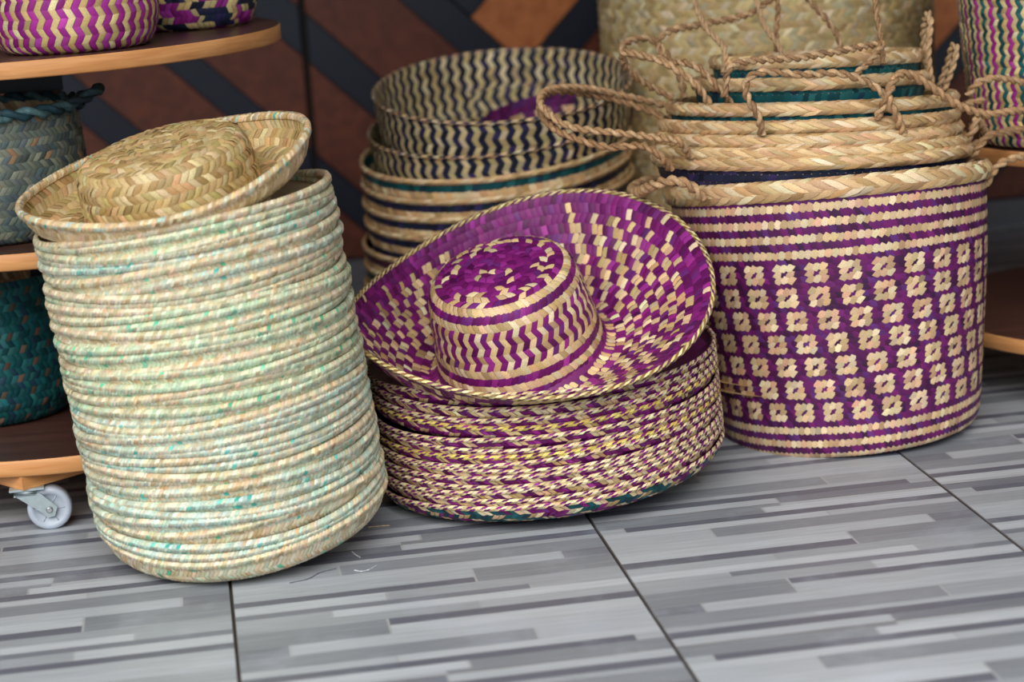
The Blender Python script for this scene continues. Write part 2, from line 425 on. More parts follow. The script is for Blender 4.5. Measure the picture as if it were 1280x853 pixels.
def caster(parent, x, y, ang, ztop):
    """swivel caster: top plate, fork, wheel with a hub, axle rivet"""
    R = Matrix.Translation((x, y, 0)) @ Matrix.Rotation(ang, 4, 'Z')
    wr = .0285; dx = .026                 # wheel sits behind the swivel axis
    root = MB(); t = .0022
    root.box((-.022, -.018, ztop - .003), (.022, .018, ztop - .0002))
    tube_mb(root, (0, 0, ztop - .009), (0, 0, ztop - .003), .016)
    for s in (-1, 1):                     # fork cheeks: tapering plates
        y0, y1 = s * .0135, s * (.0135 + t)
        poly = [(-.017, ztop - .008), (.016, ztop - .008), (dx + .0105, wr + .003), (dx + .006, wr - .009), (dx - .003, wr - .0105), (dx - .0095, wr - .003)]
        k = len(poly); V = [(px, y0, pz) for px, pz in poly] + [(px, y1, pz) for px, pz in poly]
        root.add(V, [(i, (i + 1) % k, k + (i + 1) % k, k + i) for i in range(k)], smooth=False)
        root.f.append(np.array([[root.n - 2 * k + i for i in range(k)], [root.n - k + i for i in range(k)][::-1]])); root.sm.append(np.array([False, False]))
    root.box((-.017, -.0157, ztop - .0105), (.012, .0157, ztop - .008))
    cst = root.build('caster', GALV, parent); cst.matrix_local = R
    w = MB()
    prof = [(-.0095, .004), (-.0095, .0195), (-.0115, .0205), (-.0115, .0265), (-.008, wr), (.008, wr), (.0115, .0265), (.0115, .0205), (.0095, .0195), (.0095, .004)]
    lathe_x(w, (0, 0, 0), prof)
    for s in (-1, 1):
        for q in range(6):                # shallow spokes on both faces
            a = q * math.pi / 3; p0 = (s * .0098, .006 * math.cos(a), .006 * math.sin(a)); p1 = (s * .0098, .0195 * math.cos(a), .0195 * math.sin(a))
            tube_mb(w, p0, p1, .0006, 6)
    wo = w.build('wheel', WHEEL, cst); wo.location = (dx, 0, wr); wo.rotation_euler = (0, 0, math.pi / 2)
    rv = MB()
    tube_mb(rv, (dx, -.018, wr), (dx, .018, wr), .0035, 12)
    for s in (-1, 1): tube_mb(rv, (dx, s * .0157, wr), (dx, s * .0185, wr), .0048, 12, r1=.003)
    rv.build('axle', STEEL, cst)
def stand(center, label, levels, r=.335, th=.022, plate_ang=0.0):
    root = tag(empty('display_stand', (center[0], center[1], 0)), label, 'display stand', 'round tiered display stands')
    for z in levels: disc_parts(root, z - th, r, th)
    zb = levels[0] - th; pt = .018; hd = r - .001
    pl = MB(); a = [plate_ang + k * math.pi / 2 for k in range(4)]
    V = [(hd * math.cos(q), hd * math.sin(q), z) for z in (zb - pt, zb - .0003) for q in a]
    pl.add(V, [(3, 2, 1, 0), (4, 5, 6, 7)] + [(k, (k + 1) % 4, 4 + (k + 1) % 4, 4 + k) for k in range(4)], smooth=False)
    bp = pl.build('base_plate', EDGE, root); bp['label'] = 'square wooden plate under the lowest disc'
    for k, q in enumerate(a):
        rr = hd - .024
        caster(root, rr * math.cos(q), rr * math.sin(q), [.15, 2.3, 1.1, -.1][k], zb - pt)
    po = MB(); po.box((-.03, -.03, levels[0]), (.03, .03, levels[-1] - th))
    post = po.build('post', BLACK, root); post['label'] = 'square black central post'
    for z in levels[1:]:
        zz = z - th; br = MB()
        pr = [(-.031, zz - .045), (-.034, zz - .045), (-.034, zz - .003), (-.075, zz - .003), (-.075, zz - .0002), (-.031, zz - .0002)]
        V = [(xx, y_, z_) for xx in (-.045, .045) for y_, z_ in pr]
        br.add(V, [(k, (k + 1) % 6, 6 + (k + 1) % 6, 6 + k) for k in range(6)], smooth=False)
        br.f.append(np.array([[5, 4, 3, 2, 1, 0], [6, 7, 8, 9, 10, 11]])); br.sm.append(np.array([False, False]))
        br.build('bracket', BLACK, post)
        for s in (-.02, .02):
            sc = MB(); tube_mb(sc, (s, -.034, zz - .012), (s, -.0365, zz - .012), .0045, 10); sc.build('screw', STEEL, post)
    return root
LEV = [.1, .368, .607]
SL = (-.638, 3.056); SR = (.977, 3.215)
stand(SL, 'round tiered wooden display stand on grey casters beside the pale hat stack', LEV, .346, plate_ang=-math.pi / 2 - .005)
stand(SR, 'round tiered wooden display stand behind the big purple flowered basket', LEV, .335, plate_ang=-math.pi / 4)

# ------------------------------------------------------------------ hats
def wob(a2, a3, p2, p3, rmin, rmax, lift=None):
    def f(P, u, v):
        r = np.hypot(P[..., 0], P[..., 1]); th = np.arctan2(P[..., 1], P[..., 0])
        k = np.clip((r - rmin) / (rmax - rmin), 0, 1) ** 1.5
        P = P.copy(); P[..., 2] += k * (a2 * np.sin(2 * th + p2) + a3 * np.sin(3 * th + p3))
        if lift: P = lift(P, th, k)
        return P
    return f
PALE_R, PALE_D = .1765, .039
PALE_BRIM = [(.106, .002), (.118, 0), (.138, .0015), (.157, .007), (.168, .015), (.1732, .026), (PALE_R, PALE_D)]
def pale_tint(strength, kind):
    """clusters of mint and teal dye along an edge"""
    mint = lin((184, 216, 184)) if kind == 'mint' else lin((176, 214, 202))
    strong = [(96, 196, 156), (130, 206, 170)] if kind == 'mint' else [(70, 184, 168), (110, 204, 190)]
    ph = rng.uniform(0, 6.28, 6)
    def f(n):
        t = np.arange(n) / n * 2 * math.pi
        w = (np.sin(3 * t + ph[0]) + np.sin(5 * t + ph[1]) + .8 * np.sin(9 * t + ph[2]) + .8 * np.sin(17 * t + ph[3]) + .7 * np.sin(31 * t + ph[4])) / 4.3
        base = pick(n, [(224, 206, 172), (232, 218, 192), (212, 180, 136), (228, 196, 164), (210, 194, 154)], [4, 3, 2, 2, 1])
        k = np.clip(strength + .4 * w + rng.normal(0, .22, n), 0, .9)[:, None]
        out = base * (1 - k) + mint * k
        s = pick(n, strong, np.ones(len(strong)))
        return np.where((rng.random(n) < .01 + .22 * np.clip(w, 0, 1) * strength)[:, None], s, out)
    return f
def pale_parts(root, kind, strength, full=False):
    p = rng.uniform(0, 6.28, 2)
    dfm = wob(.0028, .0022, p[0], p[1], .11, PALE_R) if not full else wob(.006, .003, 1.0, 2.2, .11, PALE_R)
    brim = Surf(PALE_BRIM, dfm); tint = pale_tint(strength, kind)
    mb = MB()
    dark = lin((198, 170, 118)) if full else lin((216, 198, 166))
    shell(mb, brim, dark, 84, 10)
    if full:
        n = lambda k: int(2 * math.pi * (.112 + .066 * (k + .5) / 7) / .0092)
        ring_rows(mb, brim, .04, .96, 7, n, lambda k, J: c_straw(len(J)), .75, side=-1, h=.0013)
    # outside of the brim, the part a stack leaves in view
    ring_rows(mb, brim, .42 if not full else .3, .99, 6, 200, lambda k, J: (tint(len(J)) if not full else c_straw_warm(len(J))), .9, side=1, h=.001, jit=.08)
    b = mb.build('brim', STRAW, root); tag(b, kind='stuff')
    rb = rim_binding(brim, .0041, 230, lambda k, J: tint(len(J)) if not full else np.where((rng.random(len(J)) < .3)[:, None], tint(len(J)), c_straw_warm(len(J))), 3, 1.15, 1.0)
    tag(rb.build('edge_braid', STRAW, root), kind='stuff')
    side = [(.106, .003), (.1055, .02), (.104, .045), (.100, .058), (.094, .066)]
    top = [(.0001, .0715), (.04, .071), (.075, .0695), (.094, .066)]
    mb = MB(); sd = Surf(side); tp = Surf(top)
    shell(mb, sd, dark, 60, 8); shell(mb, tp, dark, 60, 8)
    if full:
        ring_rows(mb, sd, 0, 1, 6, 70, lambda k, J: c_straw(len(J)), .85, h=.0022)
        for k in range(8):
            v0, v1 = .06 + .94 * k / 8, .06 + .94 * (k + 1) / 8
            N = max(8, int(2 * math.pi * .094 * (v0 + v1) / 2 / .011)); J = np.arange(N)
            cells(mb, tp, J, N, v0, v1, .9 * (-1) ** k, c_straw(N), h=.0013, side=-1)
    tag(mb.build('crown', STRAW, root), kind='stuff')

def interp_path(stops, t):
    ts = [s[0] for s in stops]
    return [np.interp(t, ts, [s[1][i] for s in stops]) for i in range(len(stops[0][1]))]
def place(o, rim_c, pitch, lean, spin, depth):
    M = tilt(pitch, lean, spin); n = M @ Vector((0, 0, 1))
    o.location = Vector(rim_c) - n * depth; o.rotation_euler = M.to_euler()

protos = {}
for kind, strengths in (('mint', (.34, .5)), ('teal', (.34, .5)), ('mint', (.06,))):
    for st_ in strengths:
        e = empty('straw_hat'); pale_parts(e, kind, st_); protos.setdefault(kind if st_ > .1 else 'plain', []).append(e)
NP = 41
wts = rng.choice([.75, .85, 1.0, 1.7], NP, p=[.35, .3, .22, .13]); wts[1] = .9; wts[-1] = .8
tt = np.concatenate([[0], np.cumsum(wts[1:])]); tt /= tt[-1]
b0, bm, b1 = at(303.8, 624, 2.605), at(266, 446, 2.60), at(229.8, 258, 2.60)
stops = [(0, (*b0, 7.0, 3.4)), (.25, (*(b0 * .5 + bm * .5), 2.0, 4.0)), (.5, (*bm, .4, 4.7)), (1, (*b1, .6, 6.8))]
used = {}
for i, t in enumerate(tt):
    x, y, z, pi_, le = interp_path(stops, t)
    if t < .45: kind = 'teal' if rng.random() < .8 else 'plain'
    elif t < .8: kind = 'mint' if rng.random() < .75 else 'plain'
    else: kind = ['teal', 'mint', 'plain'][rng.integers(3)]
    if i == 0: kind = 'plain'
    P = protos[kind]; k = rng.integers(len(P)); key = (kind, k)
    if key in used: o = copy_tree(P[k])
    else: o = P[k]; used[key] = 1
    tag(o, 'straw hat resting on the floor, lowest of the tall leaning hat stack' if i == 0 else {'teal': 'pale straw hat with teal flecked rim nested in the tall leaning hat stack', 'mint': 'pale straw hat with mint green rim nested in the tall leaning hat stack', 'plain': 'pale straw hat with plain sandy rim nested in the tall leaning hat stack'}[kind], 'hat', 'pale hats in the tall stack')
    place(o, (x + rng.normal(0, .0016), y + rng.normal(0, .001), z), pi_ + rng.normal(0, .35), le + rng.normal(0, .35), rng.uniform(0, 360), PALE_D)
for kind in protos:
    for k, o in enumerate(protos[kind]):
        if (kind, k) not in used:
            for ch in list(o.children): bpy.data.objects.remove(ch)
            bpy.data.objects.remove(o)
top_pale = empty('straw_hat'); pale_parts(top_pale, 'teal', .35, True)
tag(top_pale, 'natural straw hat with round crown tilted on top of the pale stack', 'hat', None)
place(top_pale, at(206.5, 212.4, 2.588), 9.7, 9.8, 0, PALE_D)

# purple hats
PR, PD = .2275, .032
def purple_brim(pd=PD): return [(.113, .003), (.122, 0), (.15, .001), (.19, .005), (.212, .012), (.223, .021), (PR, pd)]
def cpb(n, w=.5):
    q = rng.random(n) < w
    return np.where(q[:, None], c_purple(n), c_straw_warm(n))
def cream_rope(yellow):
    def f(k, J):
        n = len(J)
        a = pick(n, [(232, 214, 170), (216, 190, 146)] if not yellow else [(226, 206, 116), (208, 182, 92)], [1, 1])
        m = (J % 3 == 0)
        return np.where(m[:, None], c_purple(n), a)
    return f
def purple_stack_parts(root, kind):
    p = rng.uniform(0, 6.28, 2)
    brim = Surf(purple_brim(), wob(.0022, .0016, p[0], p[1], .12, PR))
    mb = MB(); shell(mb, brim, lin((120, 26, 106)), 90, 10)
    def cf(k, J):
        n = len(J)
        m = ((J + 2 * k) // 2) % 3 == 0 if kind != 'pale' else ((J + k) % 5 < 3)
        out = np.where(m[:, None], c_straw_warm(n), c_purple(n))
        if kind == 'teal':
            ph = np.sin(J / n * 2 * math.pi * 7 + k) + rng.normal(0, .5, n)
            out = np.where((~m & (ph > -.4))[:, None], c_teal(n), out)
        return out
    ring_rows(mb, brim, .40, 1.0, 8, 176, cf, 1.0, side=1, h=.0012)
    ring_rows(mb, brim, .75, 1.0, 2, 156, lambda k, J: c_purple(len(J)), .9, side=-1, h=.001)
    tag(mb.build('brim', STRAW, root), kind='stuff')
    tag(rim_binding(brim, .0022, 216, cream_rope(kind == 'yellow'), 3, 1.2, 1.2).build('edge_binding', STRAW, root), kind='stuff')
    mb = MB(); sd = Surf([(.113, .003), (.106, .02), (.096, .042), (.086, .05)]); tp = Surf([(.0001, .053), (.05, .0525), (.086, .05)])
    shell(mb, sd, lin((120, 40, 108)), 60, 6); shell(mb, tp, lin((120, 40, 108)), 60, 4)
    mb.build('crown', STRAW, root)
pproto = {}
for kind in ('purple', 'yellow', 'pale', 'teal'):
    e = empty('sombrero'); purple_stack_parts(e, kind); pproto[kind] = e
kinds = ['teal', 'pale', 'pale', 'pale', 'purple', 'pale', 'purple', 'yellow', 'pale', 'purple', 'yellow', 'purple', 'pale', 'purple']
seen = set()
q0, q1 = at(688.6, 564, 2.79), at(675, 438, 2.80)
gaps = np.array([0, 1.2, .8, .8, .8, .9, .8, .9, .9, 1.1, 1.5, .9, 1.2, 1.3]); gp = np.cumsum(gaps); gp /= gp[-1]
for i, k in enumerate(kinds):
    o = pproto[k] if k not in seen else copy_tree(pproto[k]); seen.add(k)
    c = q0 * (1 - gp[i]) + q1 * gp[i]
    if i == 0: tag(o, 'lowest purple hat of its stack, brim woven with teal and cream, on the floor', 'hat', 'purple hats in the low stack')
    else: tag(o, {'purple': 'mostly purple hat with cream bound rim nested in the low hat stack', 'yellow': 'purple hat with yellow bound rim nested in the low hat stack', 'pale': 'cream hat with purple flecked rim nested in the low hat stack'}[k], 'hat', 'purple hats in the low stack')
    place(o, c, np.interp(i, [0, 13], [1.6, 1.0]), np.interp(i, [0, 13], [4.6, 1.2]), rng.uniform(0, 360), PD)

for ch in o.children:                                    # the uppermost nested crown is pressed flat by the hat lying on it
    if ch.name.startswith('crown'): ch.scale = (.85, .85, .1)
def big_hat():
    root = empty('sombrero')
    H = .128
    def lift(P, th, k):                                 # the brim dips, turns up and is wider to one side
        P[..., 2] += k * (-.0246 * np.cos(th) + .0045 * np.sin(th) + .0203 * np.sin(2 * th))
        s = 1 + k * (.128 * np.cos(th) - .067 * np.sin(th))
        P[..., 0] *= s; P[..., 1] *= s
        return P
    prof = [(.112, .008), (.120, .001), (.136, .004), (.165, .025), (.195, .053), (.218, .079), (.234, .098)]
    brim = Surf(prof, wob(0, 0, .4, 1.0, .115, .234, lift))
    mb = MB(); shell(mb, brim, lin((120, 26, 106)), 120, 14)
    R = 12
    def ncol(k): return int(round(2 * math.pi * (.118 + .118 * (k + .5) / R) / .0082 / 4) * 4)
    def cf(k, J):
        n = len(J)
        if k == 0: return np.where((rng.random(n) < .75)[:, None], c_straw_warm(n), c_purple(n))
        if k == 1: m = (J + 1) % 4 < 2
        else: m = ((J + 2 * k + (J // 29)) % 4) < 2
        keep = rng.random(n) < (.95 if k < 9 else (.5 if k == 9 else .15))
        th = J / n * 360
        plain = (th > 60) & (th < 110) & (k >= 7)
        return np.where((m & keep & ~plain)[:, None], c_straw_warm(n), c_purple(n))
    ring_rows(mb, brim, .02, .99, R, ncol, cf, .4, side=-1, h=.0013, jit=.18, oh=.98, saw=.12)
    ring_rows(mb, brim, .5, .99, 4, 156, lambda k, J: cpb(len(J), .6), .8, side=1)
    tag(mb.build('brim', STRAW, root), kind='stuff')
    b = rim_binding(brim, .0024, 230, lambda k, J: np.where((J % 2 == 0)[:, None], pick(len(J), [(222, 204, 138), (232, 216, 160)], [1, 1]), pick(len(J), [(150, 112, 70), (120, 60, 90)], [1, 1])), 3, 1.1, 1.3)
    tag(b.build('edge_binding', STRAW, root), kind='stuff')
    mb = MB()
    sd = Surf([(.112, .004), (.1095, .02), (.106, .05), (.101, .09), (.0965, .112), (.091, .124), (.085, .129)])
    shell(mb, sd, lin((160, 100, 120)), 72, 10)
    N = 76
    def cs(k, J):
        n = len(J)
        if k in (0, 2, 10): return c_purple(n)
        if k in (1, 3, 9, 11): return c_straw_warm(n)
        return np.where((J % 2 == 0)[:, None], c_purple(n), c_straw_warm(n))
    ring_rows(mb, sd, 0, 1, 12, N, cs, .62, side=1, h=.0012, saw=.1, oh=1.1)
    tp = Surf([(.0001, .1345), (.045, .134), (.07, .132), (.085, .129)])
    shell(mb, tp, lin((120, 26, 106)), 60, 6)
    for k in range(8):
        v0, v1 = .05 + .95 * k / 8, .05 + .95 * (k + 1) / 8
        n = max(6, int(2 * math.pi * .085 * (v0 + v1) / 2 / .0105)); J = np.arange(n)
        pb = [.1, .05, .08, .1, .12, .2, .55, .25][k]
        cells(mb, tp, J, n, v0, v1, .5 * (-1) ** k, np.where((rng.random(n) < pb)[:, None], c_straw_warm(n), c_purple(n)), h=.0013, side=-1)
    tag(mb.build('crown', STRAW, root), kind='stuff')
    return root
bh = tag(big_hat(), 'wide brimmed magenta and straw woven hat tilted on the low hat stack', 'hat')
M = tilt(19, 11, 0); bh.location = at(653, 443, 2.80); bh.rotation_euler = M.to_euler()

# ------------------------------------------------------------------ ropes
def catmull(pts, step=.004):
    p = np.asarray(pts, float); q = np.vstack([2 * p[0] - p[1], p, 2 * p[-1] - p[-2]]); out = []
    for i in range(1, len(q) - 2):
        t = np.linspace(0, 1, 20, endpoint=False)[:, None]; a, b, c, d = q[i - 1], q[i], q[i + 1], q[i + 2]
        out.append(.5 * ((2 * b) + (c - a) * t + (2 * a - 5 * b + 4 * c - d) * t ** 2 + (-a + 3 * b - 3 * c + d) * t ** 3))
    out = np.vstack(out + [p[-1:]])
    s = np.concatenate([[0], np.cumsum(np.linalg.norm(np.diff(out, axis=0), axis=1))]); n = max(8, int(s[-1] / step))
    t = np.linspace(0, s[-1], n); return np.stack([np.interp(t, s, out[:, k]) for k in range(3)], 1), s[-1]
def rope(mb, pts, rad=.0042, turns_per_m=32, strands=2, cols=((176, 138, 100), (154, 118, 84), (190, 156, 118)), seg=7, taper=False):
    P, L = catmull(pts); n = len(P)
    T = np.gradient(P, axis=0); T /= np.linalg.norm(T, axis=1, keepdims=True)
    u = np.cross(T[0], [0, 0, 1.]);
    if np.linalg.norm(u) < .1: u = np.cross(T[0], [1., 0, 0])
    U = [u / np.linalg.norm(u)]
    for i in range(1, n):
        x = U[-1] - T[i] * (U[-1] @ T[i]); U.append(x / np.linalg.norm(x))
    U = np.array(U); V = np.cross(T, U); s = np.linspace(0, L, n)
    for k in range(strands):
        ph = 2 * math.pi * (turns_per_m * s + k / strands); e = np.cos(ph)[:, None] * U + np.sin(ph)[:, None] * V
        c = P + e * rad * .62; a = np.arange(seg) * 2 * math.pi / seg
        rr = rad * .78 * (1 + .1 * np.sin(s * 300 + k))
        R = (np.cos(a)[None, :, None] * U[:, None] + np.sin(a)[None, :, None] * V[:, None]) * rr[:, None, None]
        X = (c[:, None] + R).reshape(-1, 3); i, j = np.meshgrid(np.arange(n - 1), np.arange(seg), indexing='ij')
        A = (i * seg + j).ravel(); B = (i * seg + (j + 1) % seg).ravel()
        base = lin(cols[rng.integers(len(cols))]); cc = base * rng.normal(1, .12, (n, 1)).clip(.6, 1.4)
        cc = np.repeat(cc, seg, 0) * rng.normal(1, .1, (n * seg, 1)).clip(.6, 1.4)
        mb.add(X, np.stack([A, B, B + seg, A + seg], 1), cc)

# ------------------------------------------------------------------ baskets
def natural(n): return pick(n, [(220, 186, 138), (232, 208, 168), (194, 156, 108), (212, 170, 126)], [4, 2.2, 2, 1.6])
def rim_braid(surf_top, r_, cfun=natural, h=.024, ncol=78, thick=.004):
    """chevron braid standing round a basket mouth, outside and inside"""
    mb = MB(); r0 = r_
    prof = [(r0 - .001, -h * .95), (r0 + thick, -h * .7), (r0 + thick * 1.25, -h * .3), (r0 + thick * .6, -.001), (r0 - thick * .7, .0005), (r0 - thick, -h * .35), (r0 - thick * .8, -h * .8)]
    S = Surf(prof, surf_top); shell(mb, S, lin((206, 170, 124)), 96, 14)
    ring_rows(mb, S, .0, .44, 2, ncol, lambda k, J: cfun(len(J)), 1.15, side=1, h=.0024, oh=1.15)
    ring_rows(mb, S, .42, .62, 1, ncol, lambda k, J: cfun(len(J)), 1.4, side=1, h=.0016)
    ring_rows(mb, S, .6, 1.0, 2, ncol, lambda k, J: cfun(len(J)), 1.15, side=1, h=.002)
    return mb
def basket_deform(p, amp=.0025, top=.335):
    def f(P, u, v):
        th = np.arctan2(P[..., 1], P[..., 0]); P = P.copy()
        k = 1 + amp / .2 * (np.sin(2 * th + p[0]) * .8 + np.sin(3 * th + p[1]) * .6)
        P[..., 0] *= k; P[..., 1] *= k
        return P
    return f
BH = .36
BPROF = [(.158, .0), (.172, .004), (.179, .02), (.186, .07), (.196, .15), (.205, .22), (.211, .29), (.2145, BH - .012)]
def purple_basket():
    root = empty('basket'); p = rng.uniform(0, 6.28, 2); d0 = basket_deform(p, .0015)
    def dfm(P, u, v, z0=0.0):                   # the mouth dips to the back and to the right
        P = d0(P, u, v); k = np.clip((P[..., 2] + z0) / BH, 0, 1); P[..., 2] += k * (-.115 * P[..., 1] - .043 * P[..., 0]); return P
    S = Surf(BPROF, dfm); mb = MB(); shell(mb, S, lin((92, 26, 86)), 96, 18); shell(mb, S, lin((92, 26, 86)), 96, 18, off=-.003)
    bt = Surf([(.0001, .002), (.158, .0)], None); shell(mb, bt, lin((92, 26, 86)), 60, 3)
    N = 150
    # rows from the bottom: 6 striped, 28 flowered, 8 striped; striped rows are a little taller
    hts = [1.2] * 6 + [1.0] * 28 + [1.27] * 8; e = np.concatenate([[0], np.cumsum(hts)]); e = .035 + .945 * e / e[-1]
    J = np.arange(N)
    for k in range(42):
        bei = np.zeros(N, bool)
        if k < 6: bei[:] = (k % 2 == 0)
        elif k >= 34: bei[:] = ((k - 34) % 2 == 0)
        else:
            fr, r = divmod(k - 6, 4); cc = (J - [5, 4, 3, 2, 1, 0, 0][fr] + 400) % 5
            bei = (cc < 3) & (r < 3) & ~((cc == 1) & (r == 1))
        fl = 6 <= k < 34
        cells(mb, S, J[~bei], N, e[k], e[k + 1], -1.0, c_bpurple((~bei).sum()), h=.0009, ow=.97, oh=1.2, saw=.45) if (~bei).any() else None
        if bei.any(): cells(mb, S, J[bei], N, e[k], e[k + 1], .85 if fl else .9, c_beige(bei.sum()), h=.0009, ow=.92 if fl else .94, oh=1.08 if fl else .92, lift=.0008 if fl else .0005, dive=.5, saw=.5)
    ring_rows(mb, S, 0, .035, 1, N, lambda k, J: c_bpurple(len(J)), .6, h=.001)
    tag(mb.build('woven_wall', STRAW, root), kind='stuff')
    rim = rim_braid(lambda P, u, v: dfm(P, u, v, BH), .2165, h=.026).build('rim_braid', STRAW, root); rim.location = (0, 0, BH); tag(rim, kind='stuff')
    return root
def nested_basket(pal, rows, r_=.2150):
    """basket nested in the stack: only its mouth and upper wall show"""
    root = empty('basket'); p = rng.uniform(0, 6.28, 2); dfm = basket_deform(p, .0012)
    S = Surf([(r * (.74 if z < .25 else .93 if z < .3 else 1.0), z) for r, z in BPROF], dfm); mb = MB(); shell(mb, S, lin((206, 170, 124)), 96, 14); shell(mb, S, lin((206, 170, 124)), 96, 14, off=-.003)
    bt = Surf([(.0001, .002), (.158, .0)], None); shell(mb, bt, lin((206, 170, 124)), 60, 3)
    ring_rows(mb, S, .80, 1.0, 6, 120, lambda k, J: (pal(len(J)) if k % 2 == 1 or k == 4 else natural(len(J))), .9, h=.0012, saw=.45, oh=1.1)
    ring_rows(mb, S, .62, .97, 8, 90, lambda k, J: (pal(len(J)) if k % 2 == 0 else natural(len(J))), .8, h=.001, side=-1, lift=.004)
    tag(mb.build('woven_wall', STRAW, root), kind='stuff')
    rim = rim_braid(dfm, r_, h=.0195).build('rim_braid', STRAW, root); rim.location = (0, 0, BH); tag(rim, kind='stuff')
    return root
def place_basket(o, base, rim):
    base, rim = np.asarray(base), np.asarray(rim); n = (rim - base) / np.linalg.norm(rim - base)
    q = Vector((0, 0, 1)).rotation_difference(Vector(n)); o.location = base; o.rotation_euler = q.to_euler()
def add_handle(o, pts, rad=.0046, name='handle'):
    """rope handle given in world points, stored as a part of basket o"""
    bpy.context.view_layer.update()
    inv = o.matrix_world.inverted(); mb = MB(); rope(mb, [tuple(inv @ Vector(p)) for p in pts], rad)
    mb.build(name, ROPE, o)
pb = purple_basket(); B1 = np.array([.468, 2.976, .0005]); R1 = np.array([.445, 2.980, .36])
place_basket(pb, B1, R1)
tag(pb, 'large purple basket with straw flower pattern standing on the tiled floor', 'basket')
rim_px = [(1014, 183, 2.99, .2145), (1011, 172, 2.99, .210), (1010, 157, 2.995, .207), (1010, 141, 3.00, .203), (1014, 120, 3.01, .197), (1012, 92, 3.05, .162), (1020, 66, 3.08, .148)]
pals = [c_navy, c_navy, c_teal, c_teal, c_teal, c_teal, c_teal]
lab = ['natural basket with navy row under its braided rim, nested in the flowered basket',
       'basket with thin braided rim flecked navy, between the navy and teal ones of its stack',
       'basket with broad braided rim, a long rope loop reaching over the bowls',
       'natural basket with braided rim, front rope arch hanging over its rim',
       'basket with teal row under its braid, below the dark teal banded one',
       'basket with dark teal band, second from the top of the nested stack',
       'topmost basket of the nested stack, teal band and braided rim']
axis = (R1 - B1) / np.linalg.norm(R1 - B1)
nest = []
for k, (u, v, Y, rr) in enumerate(rim_px):
    o = nested_basket(pals[k], 4); f = rr / .2165
    M = tilt(-4.0, -1.5); rc = Vector(at(u, v, Y)); o.scale = (f, f, .9)
    o.rotation_euler = M.to_euler(); o.location = rc - (M @ Vector((0, 0, 1))) * BH * .9
    tag(o, lab[k], 'basket', 'nested baskets with rope handles'); nest.append(o)
def px(*l): return [at(u, v, Y) for u, v, Y in l]
# left loops
add_handle(nest[2], px((862, 196, 2.86), (848, 176, 2.83), (820, 172, 2.86), (770, 166, 2.88), (720, 160, 2.9), (690, 146, 2.92), (675, 126, 2.95), (688, 112, 3.0), (730, 110, 3.05), (790, 122, 3.08), (850, 136, 3.08), (890, 146, 3.02)))
add_handle(nest[1], px((838, 212, 2.86), (822, 192, 2.84), (800, 182, 2.86), (760, 184, 2.88), (716, 172, 2.9), (690, 158, 2.93), (676, 138, 2.97), (682, 118, 3.02), (720, 116, 3.06), (780, 128, 3.08), (840, 150, 3.06)))
add_handle(nest[3], px((886, 128, 2.9), (868, 104, 2.89), (838, 82, 2.9), (808, 70, 2.92), (780, 66, 2.95), (782, 82, 2.98), (800, 100, 3.0), (824, 114, 3.02), (842, 122, 3.02)))
add_handle(nest[4], px((912, 128, 2.92), (896, 108, 2.9), (872, 84, 2.92), (842, 76, 2.95), (800, 70, 2.99), (778, 62, 3.03), (790, 50, 3.06), (815, 50, 3.08), (832, 66, 3.08), (850, 96, 3.06), (856, 124, 3.04)))
# rope arch over the front
add_handle(nest[3], px((952, 168, 2.80), (948, 146, 2.79), (934, 122, 2.785), (934, 100, 2.79), (955, 90, 2.79), (1000, 93, 2.785), (1050, 92, 2.785), (1085, 104, 2.785), (1106, 122, 2.79), (1096, 148, 2.80)))
add_handle(nest[2], px((1128, 168, 2.81), (1122, 148, 2.795), (1110, 124, 2.79), (1118, 100, 2.80), (1132, 92, 2.82), (1160, 106, 2.83), (1195, 130, 2.84), (1230, 143, 2.86), (1262, 140, 2.88), (1292, 138, 2.92)), .0052)
add_handle(nest[5], px((906, 120, 2.84), (912, 86, 2.83), (940, 76, 2.84), (1000, 72, 2.85), (1060, 62, 2.87), (1098, 56, 2.9), (1092, 72, 2.87), (1066, 96, 2.85)))
# right loops
add_handle(nest[2], px((1210, 118, 2.92), (1222, 104, 2.91), (1245, 98, 2.92), (1280, 104, 2.95), (1320, 116, 3.0), (1318, 128, 3.05), (1250, 124, 3.06), (1205, 130, 3.04)))
add_handle(nest[1], px((1208, 206, 2.93), (1222, 186, 2.92), (1236, 170, 2.92), (1262, 165, 2.93), (1300, 158, 2.97), (1310, 150, 3.02), (1250, 152, 3.06), (1212, 158, 3.05)))
add_handle(nest[0], px((1206, 178, 2.93), (1218, 160, 2.92), (1222, 150, 2.93), (1236, 168, 2.97), (1270, 162, 3.0), (1310, 160, 3.04), (1260, 170, 3.08), (1212, 182, 3.06)))
add_handle(pb, px((1232, 232, 2.94), (1240, 216, 2.93), (1252, 204, 2.93), (1275, 196, 2.94), (1310, 188, 2.98), (1300, 180, 3.04), (1250, 200, 3.08), (1226, 222, 3.08)))
# left knot of the flowered basket
add_handle(pb, px((878, 248, 2.84), (862, 232, 2.83), (840, 226, 2.83), (815, 232, 2.85), (800, 240, 2.9), (790, 236, 2.98), (810, 226, 3.04), (836, 228, 3.06)), .0056)
